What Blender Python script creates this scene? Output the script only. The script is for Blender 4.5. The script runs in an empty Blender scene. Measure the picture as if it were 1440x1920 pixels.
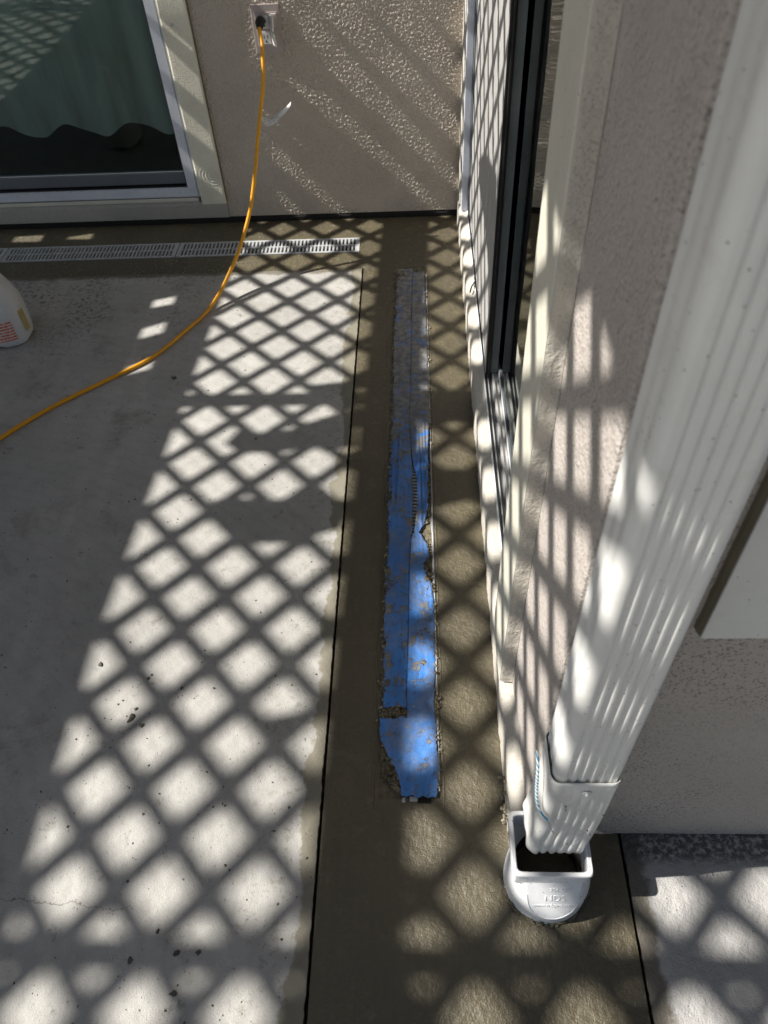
import bpy, bmesh, math, random
from mathutils import Vector, Matrix, noise as mnoise
random.seed(7)
S = bpy.context.scene
COL = S.collection
PI = math.pi

# ------------------------------------------------------------------ camera
def cam_axes(pitch, yaw, roll):
    cp, sp = math.cos(pitch), math.sin(pitch)
    f = Vector((math.sin(yaw)*cp, math.cos(yaw)*cp, -sp))
    r0 = Vector((math.cos(yaw), -math.sin(yaw), 0)); u0 = r0.cross(f)
    r = math.cos(roll)*r0 + math.sin(roll)*u0
    return r, r.cross(f), f
cr, cu, cf = cam_axes(math.radians(48.3393), math.radians(-4.1677), math.radians(-3.8307))
cam = bpy.data.cameras.new('camera')
camo = bpy.data.objects.new('camera', cam); COL.objects.link(camo)
camo.matrix_world = Matrix(((cr.x, cu.x, -cf.x, 0), (cr.y, cu.y, -cf.y, 0), (cr.z, cu.z, -cf.z, 1.35), (0, 0, 0, 1)))
cam.sensor_fit = 'VERTICAL'; cam.sensor_height = 36; cam.sensor_width = 27
cam.lens = 36*1429.24/1920
cam.clip_start = 0.02; cam.clip_end = 500
cam.dof.use_dof = True; cam.dof.focus_distance = 1.55; cam.dof.aperture_fstop = 7.5
S.camera = camo

# ------------------------------------------------------------------ light
TANE, EPS = 1.02, 0.074
_d = Vector((1, EPS, -TANE*math.sqrt(1+EPS*EPS))).normalized()      # travel direction of the sunlight
SKY_STRENGTH, SUN_STRENGTH, EXPOSURE = 0.05, 5.0, 0.66
w = bpy.data.worlds.new('World'); S.world = w; w.use_nodes = True
nt = w.node_tree; nt.nodes.clear()
sky = nt.nodes.new('ShaderNodeTexSky'); sky.sky_type = 'NISHITA'; sky.sun_disc = False
sky.sun_elevation = math.atan(TANE); sky.sun_rotation = math.atan2(-1, -EPS) % (2*PI)
bg = nt.nodes.new('ShaderNodeBackground'); bg.inputs[1].default_value = SKY_STRENGTH
ow = nt.nodes.new('ShaderNodeOutputWorld')
nt.links.new(sky.outputs[0], bg.inputs[0]); nt.links.new(bg.outputs[0], ow.inputs[0])
sun = bpy.data.lights.new('sun', 'SUN'); sun.energy = SUN_STRENGTH; sun.angle = math.radians(0.55); sun.color = (1, .955, .88)
so = bpy.data.objects.new('sun', sun); COL.objects.link(so); so.location = (-3, 0, 4)
so.rotation_euler = _d.to_track_quat('-Z', 'Y').to_euler()
S.view_settings.view_transform = 'Standard'; S.view_settings.look = 'None'
S.view_settings.exposure = EXPOSURE; S.view_settings.gamma = 1; S.view_settings.use_curve_mapping = False

# ------------------------------------------------------------------ materials
class NT:
    def __init__(s, name):
        s.m = bpy.data.materials.new(name); s.m.use_nodes = True
        s.t = s.m.node_tree; s.t.nodes.clear()
        s.out = s.n('ShaderNodeOutputMaterial'); s.p = s.n('ShaderNodeBsdfPrincipled')
        s.l(s.p.outputs[0], s.out.inputs[0]); s.tc = s.n('ShaderNodeTexCoord'); s.co = s.tc.outputs['Object']
    def n(s, t, **k):
        x = s.t.nodes.new(t)
        for a, b in k.items(): setattr(x, a, b)
        return x
    def l(s, a, b): s.t.links.new(a, b)
    def set(s, sock, v):
        if hasattr(v, 'links') or hasattr(v, 'is_output'): s.l(v, sock)
        else: sock.default_value = v
    def noise(s, scale, detail=4, rough=.55, co=None, dist=0):
        x = s.n('ShaderNodeTexNoise'); x.inputs['Scale'].default_value = scale; x.inputs['Detail'].default_value = detail
        x.inputs['Roughness'].default_value = rough; x.inputs['Distortion'].default_value = dist
        s.l(co or s.co, x.inputs['Vector']); return x.outputs['Fac']
    def voro(s, scale, co=None, feature='F1', rnd=1):
        x = s.n('ShaderNodeTexVoronoi', feature=feature); x.inputs['Scale'].default_value = scale
        x.inputs['Randomness'].default_value = rnd
        s.l(co or s.co, x.inputs['Vector']); return x
    def math(s, op, a, b=0.0, clamp=False):
        x = s.n('ShaderNodeMath', operation=op, use_clamp=clamp); s.set(x.inputs[0], a); s.set(x.inputs[1], b); return x.outputs[0]
    def ramp(s, v, a, b, lo=0.0, hi=1.0):
        x = s.n('ShaderNodeMapRange', clamp=True, interpolation_type='SMOOTHSTEP'); s.set(x.inputs[0], v)
        x.inputs[1].default_value = a; x.inputs[2].default_value = b; x.inputs[3].default_value = lo; x.inputs[4].default_value = hi
        return x.outputs[0]
    def mix(s, f, a, b):
        x = s.n('ShaderNodeMix', data_type='RGBA')
        s.set(x.inputs[0], f)
        for i, v in ((6, a), (7, b)):
            if isinstance(v, (tuple, list)): x.inputs[i].default_value = (*v[:3], 1)
            else: s.l(v, x.inputs[i])
        return x.outputs[2]
    def scale_col(s, c, f):
        x = s.n('ShaderNodeMix', data_type='RGBA', blend_type='MULTIPLY'); x.inputs[0].default_value = 1
        if isinstance(c, (tuple, list)): x.inputs[6].default_value = (*c[:3], 1)
        else: s.l(c, x.inputs[6])
        cb = s.n('ShaderNodeCombineColor'); [s.l(f, cb.inputs[i]) for i in range(3)]
        s.l(cb.outputs[0], x.inputs[7]); return x.outputs[2]
    def xyz(s, co=None):
        x = s.n('ShaderNodeSeparateXYZ'); s.l(co or s.co, x.inputs[0]); return x.outputs
    def mapped(s, sc):
        x = s.n('ShaderNodeMapping'); x.inputs['Scale'].default_value = sc; s.l(s.co, x.inputs[0]); return x.outputs[0]
    def bump(s, h, dist, strength=1.0, prev=None):
        x = s.n('ShaderNodeBump'); x.inputs['Strength'].default_value = strength; x.inputs['Distance'].default_value = dist
        s.l(h, x.inputs['Height'])
        if prev: s.l(prev, x.inputs['Normal'])
        return x.outputs[0]
    def fin(s, col, rough=.6, nrm=None, spec=.5, metal=0):
        if isinstance(col, (tuple, list)): s.p.inputs['Base Color'].default_value = (*col[:3], 1)
        else: s.l(col, s.p.inputs['Base Color'])
        s.set(s.p.inputs['Roughness'], rough); s.p.inputs['Specular IOR Level'].default_value = spec
        s.p.inputs['Metallic'].default_value = metal
        if nrm: s.l(nrm, s.p.inputs['Normal'])
        return s.m

def m_paint(name, col, rough=.45, var=.06, grime=.0, gcol=(.2, .17, .12), bump=.0004, bs=300, spec=.4):
    k = NT(name)
    v = k.ramp(k.noise(9, 5), .25, .75, 1-var, 1+var)
    c = k.scale_col(col, v)
    if grime:
        g = k.math('MULTIPLY', k.ramp(k.noise(30, 8, .7), .52, .72), grime)
        c = k.mix(g, c, gcol)
        sp = k.math('LESS_THAN', k.voro(85).outputs['Distance'], .085)
        c = k.mix(k.math('MULTIPLY', sp, .75), c, (.10, .085, .06))
    return k.fin(c, k.ramp(k.noise(60), .3, .7, rough-.06, rough+.08), k.bump(k.noise(bs, 3), bump), spec)

def m_stucco(name, col, dark, bdist=.0045, speck=.5, bscale=260, fade=None):
    k = NT(name)
    n1 = k.noise(bscale, 3, .6); n2 = k.noise(3.5, 5)
    c = k.scale_col(col, k.ramp(n2, .3, .7, .93, 1.06))
    # fine pits and dirty sand grains
    sp = k.ramp(k.noise(330, 2, .5), .575, .625)
    pat = k.ramp(k.noise(6, 3), .35, .65, .35, 1)
    c = k.mix(k.math('MULTIPLY', k.math('MULTIPLY', sp, pat), speck), c, dark)
    big = k.math('LESS_THAN', k.voro(38).outputs['Distance'], .05)
    c = k.mix(k.math('MULTIPLY', big, .6), c, dark)
    v = k.voro(bscale*.62).outputs['Distance']
    h = k.math('ADD', n1, k.math('MULTIPLY', v, -.35))
    b = k.bump(k.noise(45, 3), .004, 1)
    return k.fin(c, .92, k.bump(h, bdist, 1, b), .15)

def concrete_base(k, col, pits=1.0):
    v = k.ramp(k.noise(1.6, 7, .62), .28, .72, .86, 1.10)
    v2 = k.ramp(k.noise(14, 6, .65), .3, .7, .93, 1.06)
    c = k.scale_col(k.scale_col(col, v), v2)
    c = k.scale_col(c, k.ramp(k.noise(520, 2), .35, .7, 1.04, .90))
    spots = k.math('LESS_THAN', k.voro(70).outputs['Distance'], .09)
    rnd = k.ramp(k.noise(9, 2), .5, .6)
    c = k.mix(k.math('MULTIPLY', k.math('MULTIPLY', spots, rnd), .8*pits), c, (.10, .09, .075))
    sp2 = k.math('LESS_THAN', k.voro(23).outputs['Distance'], .045)
    c = k.mix(k.math('MULTIPLY', sp2, .75*pits), c, (.09, .08, .07))
    return c

def m_old_concrete():
    k = NT('old_concrete')
    c = concrete_base(k, (.45, .44, .42))
    spk = k.ramp(k.noise(140, 5, .7), .63, .68)
    c = k.mix(k.math('MULTIPLY', spk, .5), c, (.16, .15, .13))
    x, y, z = k.xyz()
    # grey dried slurry blotches and brownish worn patches
    dirt = k.ramp(k.noise(5.5, 9, .72, dist=.4), .52, .70)
    c = k.mix(k.math('MULTIPLY', dirt, k.ramp(x, -.55, -.75, .32, .6)), c, (.22, .205, .18))
    far = k.math('MULTIPLY', k.ramp(y, 1.7, 2.1), k.ramp(x, -.55, -.85))
    pitn = k.math('MULTIPLY', k.ramp(k.noise(75, 6, .75), .50, .60), k.ramp(k.noise(5, 4, .6), .40, .60))
    c = k.mix(k.math('MULTIPLY', k.math('MULTIPLY', pitn, far), .9), c, (.12, .11, .09))
    st = k.ramp(k.noise(22, 8, .75), .575, .67)
    c = k.mix(k.math('MULTIPLY', st, .5), c, (.16, .15, .13))
    # smear of fresh cement beside the saw-cut joint, ragged edge
    edge = k.math('ADD', x, k.math('MULTIPLY', k.math('SUBTRACT', k.noise(13, 6, .6), .5), .075))
    wid = k.ramp(k.noise(2.1, 2), .42, .58, -.205, -.222)
    wet = k.ramp(k.math('SUBTRACT', edge, wid), -.003, .004)
    fl = k.ramp(k.noise(52, 7, .75), .535, .60)
    near = k.ramp(x, -.36, -.22)
    wet = k.math('MAXIMUM', wet, k.math('MULTIPLY', k.math('MULTIPLY', fl, near), .55))
    c = k.mix(k.math('MULTIPLY', wet, .8), c, (.21, .19, .135))
    front = k.ramp(k.math('ADD', y, k.math('MULTIPLY', k.noise(16, 6), .05)), 2.275, 2.295)
    c = k.mix(k.math('MULTIPLY', front, .8), c, (.14, .12, .085))
    wv = k.n('ShaderNodeTexWave', wave_type='RINGS', rings_direction='Z'); wv.inputs['Scale'].default_value = 9; wv.inputs['Distortion'].default_value = 5; wv.inputs['Detail'].default_value = 4; wv.inputs['Detail Scale'].default_value = 2.2
    mp = k.n('ShaderNodeMapping'); mp.inputs['Location'].default_value = (1.3, -.2, 0); k.l(k.co, mp.inputs[0]); k.l(mp.outputs[0], wv.inputs['Vector'])
    c = k.mix(k.math('MULTIPLY', k.ramp(wv.outputs['Fac'], .62, .95), .10), c, (.24, .23, .20))
    line = k.math('ABSOLUTE', k.math('ADD', k.math('SUBTRACT', y, .303), k.math('ADD', k.math('MULTIPLY', k.math('SUBTRACT', k.noise(16, 6, .7), .5), .05), k.math('MULTIPLY', x, .06))))
    crk = k.math('MULTIPLY', k.ramp(line, .0012, .0004), k.ramp(x, -.47, -.50))
    c = k.mix(k.math('MULTIPLY', crk, .75), c, (.14, .13, .11))
    b = k.bump(k.noise(28, 5, .6), .003)
    b = k.bump(k.noise(430, 3), .0011, 1, b)
    pit = k.ramp(k.voro(70).outputs['Distance'], .02, .12)
    return k.fin(c, .85, k.bump(pit, .0012, 1, b), .2)

def m_new_concrete():
    k = NT('fresh_damp_concrete')
    v = k.ramp(k.noise(2.4, 6, .6), .3, .7, .86, 1.12)
    c = k.scale_col((.098, .081, .044), v)
    c = k.scale_col(c, k.ramp(k.noise(180, 4), .3, .7, .9, 1.1))
    x, y, z = k.xyz()
    drag = k.noise(1, 5, .6, co=k.mapped((90, 4, 1)))
    c = k.scale_col(c, k.ramp(drag, .3, .7, .94, 1.05))
    damp = k.ramp(k.noise(3.2, 7, .65, dist=.5), .46, .62)
    c = k.mix(k.math('MULTIPLY', damp, .62), c, (.072, .059, .035))
    pat2 = k.ramp(k.noise(19, 8, .72), .55, .68)
    c = k.mix(k.math('MULTIPLY', pat2, .35), c, (.20, .175, .12))
    dry = k.math('MULTIPLY', k.ramp(k.noise(48, 7, .7), .58, .66), k.ramp(y, 1.2, 2.2))
    c = k.mix(k.math('MULTIPLY', dry, .5), c, (.30, .28, .22))
    b = k.bump(k.noise(70, 4, .6), .0035)
    b = k.bump(k.noise(420, 2), .0010, 1, b)
    return k.fin(c, k.ramp(k.noise(90, 4), .35, .65, .46, .60), b, 1.0)

def m_right_concrete():
    k = NT('worn_grey_concrete')
    c = concrete_base(k, (.47, .46, .45))
    x, y, z = k.xyz()
    e = k.math('ADD', x, k.math('MULTIPLY', k.math('SUBTRACT', k.noise(18, 6, .65), .5), .06))
    wet = k.ramp(e, .366, .352)
    c = k.mix(k.math('MULTIPLY', wet, .85), c, (.15, .13, .10))
    grit = k.math('MULTIPLY', k.ramp(y, .40, .43), k.ramp(k.noise(110, 6, .7), .36, .56))
    c = k.mix(k.math('MULTIPLY', grit, .92), c, (.10, .095, .09))
    b = k.bump(k.noise(55, 5, .6), .005)
    return k.fin(c, .88, k.bump(k.noise(380, 2), .0013, 1, b), .2)

def m_tape():
    k = NT('blue_masking_tape')
    x, y, z = k.xyz()
    c = k.scale_col((.062, .225, .62), k.ramp(k.noise(8, 4), .3, .7, .85, 1.15))
    c = k.scale_col(c, k.ramp(k.noise(1, 4, .6, co=k.mapped((500, 22, 1))), .3, .7, .92, 1.08))
    cem = k.noise(27, 8, .68, dist=.6)
    thr = k.ramp(y, 1.28, 1.62, .565, .40)
    mask = k.ramp(k.math('SUBTRACT', cem, thr), -.015, .045)
    veil = k.math('MULTIPLY', k.ramp(y, 1.42, 1.62), .55)
    mask = k.math('MAXIMUM', mask, veil)
    fine = k.ramp(k.noise(85, 6, .7), .575, .63)
    mask = k.math('MAXIMUM', mask, k.math('MULTIPLY', fine, .8))
    gone = k.math('MULTIPLY', k.ramp(y, 1.95, 2.1), k.ramp(x, -.05, -.03)); 
    film = k.math('MULTIPLY', k.ramp(k.noise(11, 7, .7, dist=.5), .38, .64), .5)
    mask = k.math('MAXIMUM', mask, film)
    ccol = k.scale_col((.235, .21, .155), k.ramp(k.noise(60, 5), .3, .7, .6, 1.25))
    c = k.mix(k.math('MULTIPLY', mask, .88), c, ccol)
    b = k.bump(mask, .0012)
    b = k.bump(k.noise(60, 3), .0016, 1, b)
    return k.fin(c, k.math('ADD', k.math('MULTIPLY', mask, .5), .30), b, .5)

def m_slurry():
    k = NT('cement_slurry')
    c = k.scale_col((.17, .148, .10), k.ramp(k.noise(40, 7, .7), .3, .7, .45, 1.5))
    b = k.bump(k.noise(120, 6, .7), .006)
    return k.fin(c, .7, b, .3)

def m_wood_trim(name, col):
    k = NT(name)
    g1 = k.noise(1, 6, .65, co=k.mapped((320, 320, 26)), dist=.5)
    g2 = k.noise(1, 3, .5, co=k.mapped((55, 55, 420)))
    h = k.math('ADD', g1, k.math('MULTIPLY', g2, .7))
    c = k.scale_col(col, k.ramp(k.noise(11, 6), .3, .7, .93, 1.05))
    sp = k.math('LESS_THAN', k.voro(46).outputs['Distance'], .05)
    c = k.mix(k.math('MULTIPLY', sp, .5), c, (.16, .14, .10))
    return k.fin(c, .55, k.bump(h, .0030), .35)

def m_glass(name, tint=.35, rough=.015):
    k = NT(name); k.t.nodes.remove(k.p)
    tr = k.n('ShaderNodeBsdfTransparent'); tr.inputs[0].default_value = (tint*.94, tint, tint*.97, 1)
    gl = k.n('ShaderNodeBsdfGlossy'); gl.inputs['Roughness'].default_value = rough
    gl.inputs['Color'].default_value = (.9, .95, .93, 1)
    fr = k.n('ShaderNodeFresnel'); fr.inputs[0].default_value = 1.52
    b = k.bump(k.noise(2.2, 2), .003); k.l(b, gl.inputs['Normal'])
    f = k.math('MULTIPLY', fr.outputs[0], 1.15, True)
    mx = k.n('ShaderNodeMixShader'); k.l(f, mx.inputs[0]); k.l(tr.outputs[0], mx.inputs[1]); k.l(gl.outputs[0], mx.inputs[2])
    k.l(mx.outputs[0], k.out.inputs[0]); return k.m

def m_curtain():
    k = NT('curtain_cloth')
    c = k.scale_col((.50, .545, .52), k.ramp(k.noise(1, 3, .5, co=k.mapped((14, 1, 2))), .3, .7, .75, 1.2))
    return k.fin(c, .9, k.bump(k.noise(400, 2), .0006), .1)

def m_label():
    k = NT('jug_label_print')
    x, y, z = k.xyz()
    ln = k.math('FRACT', k.math('MULTIPLY', z, 105)); row = k.math('LESS_THAN', ln, .62)
    wd = k.ramp(k.noise(1, 2, .5, co=k.mapped((420, 420, 105))), .40, .44)
    c = k.mix(k.math('MULTIPLY', row, wd), (.62, .62, .60), (.62, .10, .045))
    return k.fin(c, .5)

def m_tagprint():
    k = NT('tag_print')
    x, y, z = k.xyz()
    ln = k.math('LESS_THAN', k.math('FRACT', k.math('MULTIPLY', x, 260)), .55)
    wd = k.ramp(k.noise(1, 2, .5, co=k.mapped((300, 300, 800))), .44, .5)
    c = k.mix(k.math('MULTIPLY', k.math('MULTIPLY', ln, wd), k.math('MULTIPLY', k.ramp(x, -.40, -.42), .8)), (.82, .81, .79), (.06, .06, .065))
    return k.fin(c, .4)

def m_string():
    k = NT('striped_string')
    x, y, z = k.xyz()
    a = k.math('LESS_THAN', k.math('FRACT', k.math('MULTIPLY', k.math('ADD', z, k.math('MULTIPLY', x, .8)), 190)), .5)
    return k.fin(k.mix(a, (.70, .70, .68), (.06, .25, .40)), .8)

M = {}
M['old'] = m_old_concrete(); M['new'] = m_new_concrete(); M['right'] = m_right_concrete()
M['far_stucco'] = m_stucco('taupe_stucco_back', (.54, .475, .405), (.17, .145, .12), .0065, .45, 150)
M['stucco'] = m_stucco('speckled_stucco', (.50, .455, .42), (.11, .10, .09), .0042, .65, 230)
M['plaster'] = m_stucco('sill_plaster', (.54, .505, .445), (.22, .19, .15), .0016, .45, 220)
M['farsill'] = m_stucco('sill_cement', (.42, .40, .36), (.10, .09, .08), .0016, .35, 150)
M['trim'] = m_wood_trim('cream_wood_trim', (.76, .73, .61))
M['trim_smooth'] = m_paint('cream_smooth_trim', (.62, .60, .51), .5, .05, .06, bump=.0006, bs=120)
M['board'] = m_paint('pale_board', (.62, .625, .60), .5, .04, .06)
M['dark_brown'] = m_paint('dark_brown_paint', (.17, .145, .10), .8, .2, .3)
M['vinyl'] = m_paint('white_vinyl', (.72, .735, .75), .35, .03, .07, bump=.0002)
M['alu'] = m_paint('silver_frame', (.62, .65, .72), .3, .05, .05, bump=.0002)
M['leafgrey'] = m_paint('grey_white_leaf', (.43, .42, .41), .45, .05, .06, bump=.0002)
M['dimgrey'] = m_paint('dim_grey_stile', (.15, .165, .17), .2, .15, .2, gcol=(.2,.2,.19))
M['rail'] = m_paint('grey_rail', (.13, .14, .155), .35, .08, .1)
M['black'] = m_paint('black_rubber', (.012, .012, .013), .4, .2, .0)
M['pipe'] = m_paint('white_enamel', (.72, .72, .70), .33, .05, .16, gcol=(.35, .30, .22), bump=.0005, bs=35, spec=.45)
M['pvc'] = m_paint('white_pvc', (.80, .81, .83), .3, .02, .05, gcol=(.4, .36, .28), bump=.0004, bs=60, spec=.5)
M['pvc_dark'] = m_paint('pipe_inside', (.05, .05, .05), .6)
M['grate'] = m_paint('grate_plastic', (.44, .45, .46), .45, .06, .25, gcol=(.25, .22, .17))
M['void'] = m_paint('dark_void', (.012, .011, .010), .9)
M['slurry'] = m_slurry(); M['tape'] = m_tape()
M['crumb'] = m_paint('cement_crumb', (.31, .28, .21), .9, .3, .0, bump=.003, bs=200)
M['clod'] = m_paint('mud_clod', (.12, .11, .09), .9, .35, .0, bump=.004, bs=300)
M['yellow'] = m_paint('yellow_cord', (.78, .36, .018), .42, .06, .0, bump=.0006, bs=500)
M['plate'] = m_paint('taupe_plate', (.40, .34, .32), .45, .05, .1)
M['lid'] = m_paint('outlet_lid', (.46, .41, .37), .45, .06, .15)
M['white'] = m_paint('outlet_white', (.74, .72, .69), .4)
M['jug'] = m_paint('jug_plastic', (.60, .61, .62), .42, .05, .06, bump=.001, bs=30)
M['jlabel'] = m_label(); M['yellowlab'] = m_paint('yellow_label', (.45, .36, .14), .6, .3)
M['tag'] = m_tagprint(); M['string'] = m_string(); M['ink'] = m_paint('ink', (.03, .035, .05), .5)
M['steel'] = m_paint('zinc_screw', (.45, .44, .42), .35, .1, .1)
M['dark_metal'] = m_paint('dark_lattice', (.05, .045, .04), .6)
M['added_cover'] = m_paint('added_cover_board', (.32, .29, .25), .7)  # for the boards added out of view to block the sun
M['sky_blocker'] = m_paint('dark_sky_blocker', (.13, .115, .10), .7)  # dark finish of the slab added overhead to cut the skylight
M['leaf'] = m_paint('dark_shadow_shape', (.12, .09, .05), .8, .3)  # for the added shapes that cast dark blotches through the lattice
M['glass'] = m_glass('tinted_glass', .86, .01); M['glass_side'] = m_glass('side_glass', .25, .03)
M['curtain'] = m_curtain()
M['room'] = m_paint('room_dark', (.10, .10, .095), .9)
M['ground'] = m_paint('pale_paving', (.30, .285, .26), .9, .15)
M['soil'] = m_paint('soil', (.05, .042, .03), .95, .2)
M['screen_mesh'] = m_glass('insect_screen', .5, .5)

# ------------------------------------------------------------------ mesh helpers
def link(name, bm, mat, parent=None, smooth=False, mats=None):
    me = bpy.data.meshes.new(name); bm.normal_update(); bm.to_mesh(me); bm.free()
    for m_ in (mats or [mat]): me.materials.append(m_)
    if smooth:
        for p in me.polygons: p.use_smooth = True
    o = bpy.data.objects.new(name, me); COL.objects.link(o)
    if parent: o.parent = parent
    return o
def tag(o, label=None, cat=None, group=None, kind=None):
    if label: o['label'] = label
    if cat: o['category'] = cat
    if group: o['group'] = group
    if kind: o['kind'] = kind
    return o
def thing(name, label, cat, group=None):
    return tag(bpy.data.objects.new(name, None), label, cat, group) if not COL.objects.link(_e := bpy.data.objects.new(name, None)) and False else _mk(_e, label, cat, group)
def _mk(o, label, cat, group):
    o.empty_display_size = .05
    return tag(o, label, cat, group)
def box(bm, x0, x1, y0, y1, z0, z1, bev=0):
    v = [bm.verts.new(p) for p in ((x0,y0,z0),(x1,y0,z0),(x1,y1,z0),(x0,y1,z0),(x0,y0,z1),(x1,y0,z1),(x1,y1,z1),(x0,y1,z1))]
    fs = [bm.faces.new([v[i] for i in q]) for q in ((3,2,1,0),(4,5,6,7),(0,1,5,4),(1,2,6,5),(2,3,7,6),(3,0,4,7))]
    if bev:
        es = list({e for f in fs for e in f.edges})
        bmesh.ops.bevel(bm, geom=es, offset=bev, segments=2, affect='EDGES', profile=.6)
def boxo(name, b, mat, parent=None, bev=0):
    bm = bmesh.new(); box(bm, *b, bev); return link(name, bm, mat, parent)
def prism(bm, pts, off):
    a = [bm.verts.new(p) for p in pts]; b = [bm.verts.new(Vector(p)+Vector(off)) for p in pts]
    n = len(pts)
    bm.faces.new(a); bm.faces.new(b[::-1])
    for i in range(n): bm.faces.new((a[i], b[i], b[(i+1) % n], a[(i+1) % n]))
def tube(bm, pts, r, seg=10, cap=True, flat=1.0):
    P = [Vector(p) for p in pts]; rings = []
    up = Vector((0, 0, 1)); prev = None
    for i, p in enumerate(P):
        t = (P[min(i+1, len(P)-1)]-P[max(i-1, 0)]).normalized()
        if prev is None:
            a = t.cross(up); a = a if a.length > .1 else t.cross(Vector((1, 0, 0)))
        else: a = prev - t*prev.dot(t)
        a.normalize(); prev = a; b = t.cross(a)
        rr = r(i/(len(P)-1)) if callable(r) else r
        rings.append([bm.verts.new(p+a*rr*math.cos(q*2*PI/seg)+b*rr*flat*math.sin(q*2*PI/seg)) for q in range(seg)])
    for A, B in zip(rings, rings[1:]):
        for q in range(seg): bm.faces.new((A[q], A[(q+1) % seg], B[(q+1) % seg], B[q]))
    if cap: bm.faces.new(rings[0][::-1]); bm.faces.new(rings[-1])
def spline(pts, n):
    P = [Vector(p) for p in pts]; out = []
    for i in range(len(P)-1):
        p0, p1, p2, p3 = P[max(i-1, 0)], P[i], P[i+1], P[min(i+2, len(P)-1)]
        for j in range(n):
            t = j/n
            out.append(.5*((2*p1)+(p2-p0)*t+(2*p0-5*p1+4*p2-p3)*t*t+(3*p1-p0-3*p2+p3)*t**3))
    out.append(P[-1]); return out
def loft(bm, rings, closed=True, cap0=False, cap1=False):
    R_ = [[bm.verts.new(p) for p in r] for r in rings]; n = len(R_[0])
    for A, B in zip(R_, R_[1:]):
        for q in range(n if closed else n-1): bm.faces.new((A[q], A[(q+1) % n], B[(q+1) % n], B[q]))
    if cap0: bm.faces.new(R_[0][::-1])
    if cap1: bm.faces.new(R_[-1])
    return R_
def lump(bm, c, r, sq=.6, sub=1, rough=.35, sx=1, rot=0):
    n0 = len(bm.verts)
    res = bmesh.ops.create_icosphere(bm, subdivisions=sub, radius=1)
    off = Vector((random.random()*50, random.random()*50, 0))
    ca, sa = math.cos(rot), math.sin(rot)
    for v in res['verts']:
        k = 1+rough*2*(mnoise.noise(v.co*1.4+off))+rough*.6*mnoise.noise(v.co*4+off)
        p = v.co*k*r; p.x *= sx; p.z *= sq
        v.co = Vector((c[0]+p.x*ca-p.y*sa, c[1]+p.x*sa+p.y*ca, c[2]+p.z))
def lerp(pts, y, i=1, j=0):
    # pts sorted by pts[i] descending
    for a, b in zip(pts, pts[1:]):
        if b[i] <= y <= a[i]:
            t = (y-b[i])/max(a[i]-b[i], 1e-6); return b[j]+(a[j]-b[j])*t
    return pts[0][j] if y > pts[0][i] else pts[-1][j]
def sheet(name, xs, ys, skip, mat, z=0.0, skirt=.03):
    bm = bmesh.new(); V = {}
    def v(i, j):
        if (i, j) not in V: V[i, j] = bm.verts.new((xs[i], ys[j], z))
        return V[i, j]
    for i in range(len(xs)-1):
        for j in range(len(ys)-1):
            if not skip((xs[i]+xs[i+1])/2, (ys[j]+ys[j+1])/2):
                bm.faces.new((v(i, j), v(i+1, j), v(i+1, j+1), v(i, j+1)))
    for e in [e for e in bm.edges if len(e.link_faces) == 1]:
        a, b = e.verts
        c = bm.verts.new(a.co-Vector((0, 0, skirt))); d = bm.verts.new(b.co-Vector((0, 0, skirt)))
        bm.faces.new((a, b, d, c))
    bmesh.ops.recalc_face_normals(bm, faces=bm.faces[:])
    return tag(link(name, bm, mat), kind='structure')

# ------------------------------------------------------------------ ground and slabs
bm = bmesh.new(); box(bm, -60, 60, -60, 60, -.4, -.032); tag(link('ground', bm, M['ground']), kind='structure')
o_ = sheet('patio_slab', [-8, -.184], [-6]+[i*.0052 for i in range(438)]+[2.279], lambda x, y: False, M['old'])
PATIO = o_
def ragged_edge(o, x0, amp, sgn):
    for v in o.data.vertices:
        if abs(v.co.x-x0) < 1e-5:
            y = v.co.y
            v.co.x += sgn*amp*(abs(mnoise.noise(Vector((y*55, x0*9, 0))))*1.2+2.2*max(0, mnoise.noise(Vector((y*19, x0*9, 4)))-.35))
XG0, XG1, YG0, YG1 = -2.2, -.197, 2.383, 2.481            # channel drain along the back wall
XT0, XT1, YT0, YT1 = -.080, .029, .517, 2.275             # channel drain under the tape
YN, YF, XW, XB = .459, 2.62, .163, .141
sheet('new_concrete_strip', [-4, -2.6, XG0, XG1, -.179, XT0, XT1, .3275, .5], [-6, YT0, YT1, 2.2802, YG0, YG1, 2.72],
      lambda x, y: (x < -.179 and y < 2.28) or (XG0 < x < XG1 and YG0 < y < YG1) or (XT0 < x < XT1 and YT0 < y < YT1) or (x > .3275 and y < YT0)
      , M['new'])
WALK = sheet('walkway_slab', [.3325, 8], [-6]+[i*.005 for i in range(100)]+[.50], lambda x, y: False, M['right'])

ragged_edge(PATIO, -.184, .0026, -1); ragged_edge(WALK, .3325, .003, 1)
# ------------------------------------------------------------------ back wall with patio door
wall = thing('stucco_wall', 'taupe stucco wall at the back holding the power outlet', 'wall')
bm = bmesh.new()
box(bm, -.676, .60, YF+.004, YF+.18, .022, 2.7)
box(bm, -2.75, -.676, YF, YF+.18, 2.15, 2.7)
box(bm, -5.5, -2.75, YF, YF+.18, .022, 2.7)
link('wall_face', bm, M['far_stucco'], wall)
bm = bmesh.new(); NX, NZ_ = 400, 430; rr = []
for j in range(NZ_+1):
    z = .022+.93*j/NZ_; row = []
    for i in range(NX+1):
        x = -.676+.83*i/NX
        h = .0019*mnoise.noise(Vector((x*165, z*150, 0)))+.0014*mnoise.noise(Vector((x*330, z*310, 7)))+.0016*mnoise.noise(Vector((x*9, z*9, 3)))
        row.append((x, YF-.001-h*(1 if j else 0), z))
    rr.append(row)
loft(bm, rr, closed=False)
link('stucco_coat', bm, M['far_stucco'], wall, True)
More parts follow.
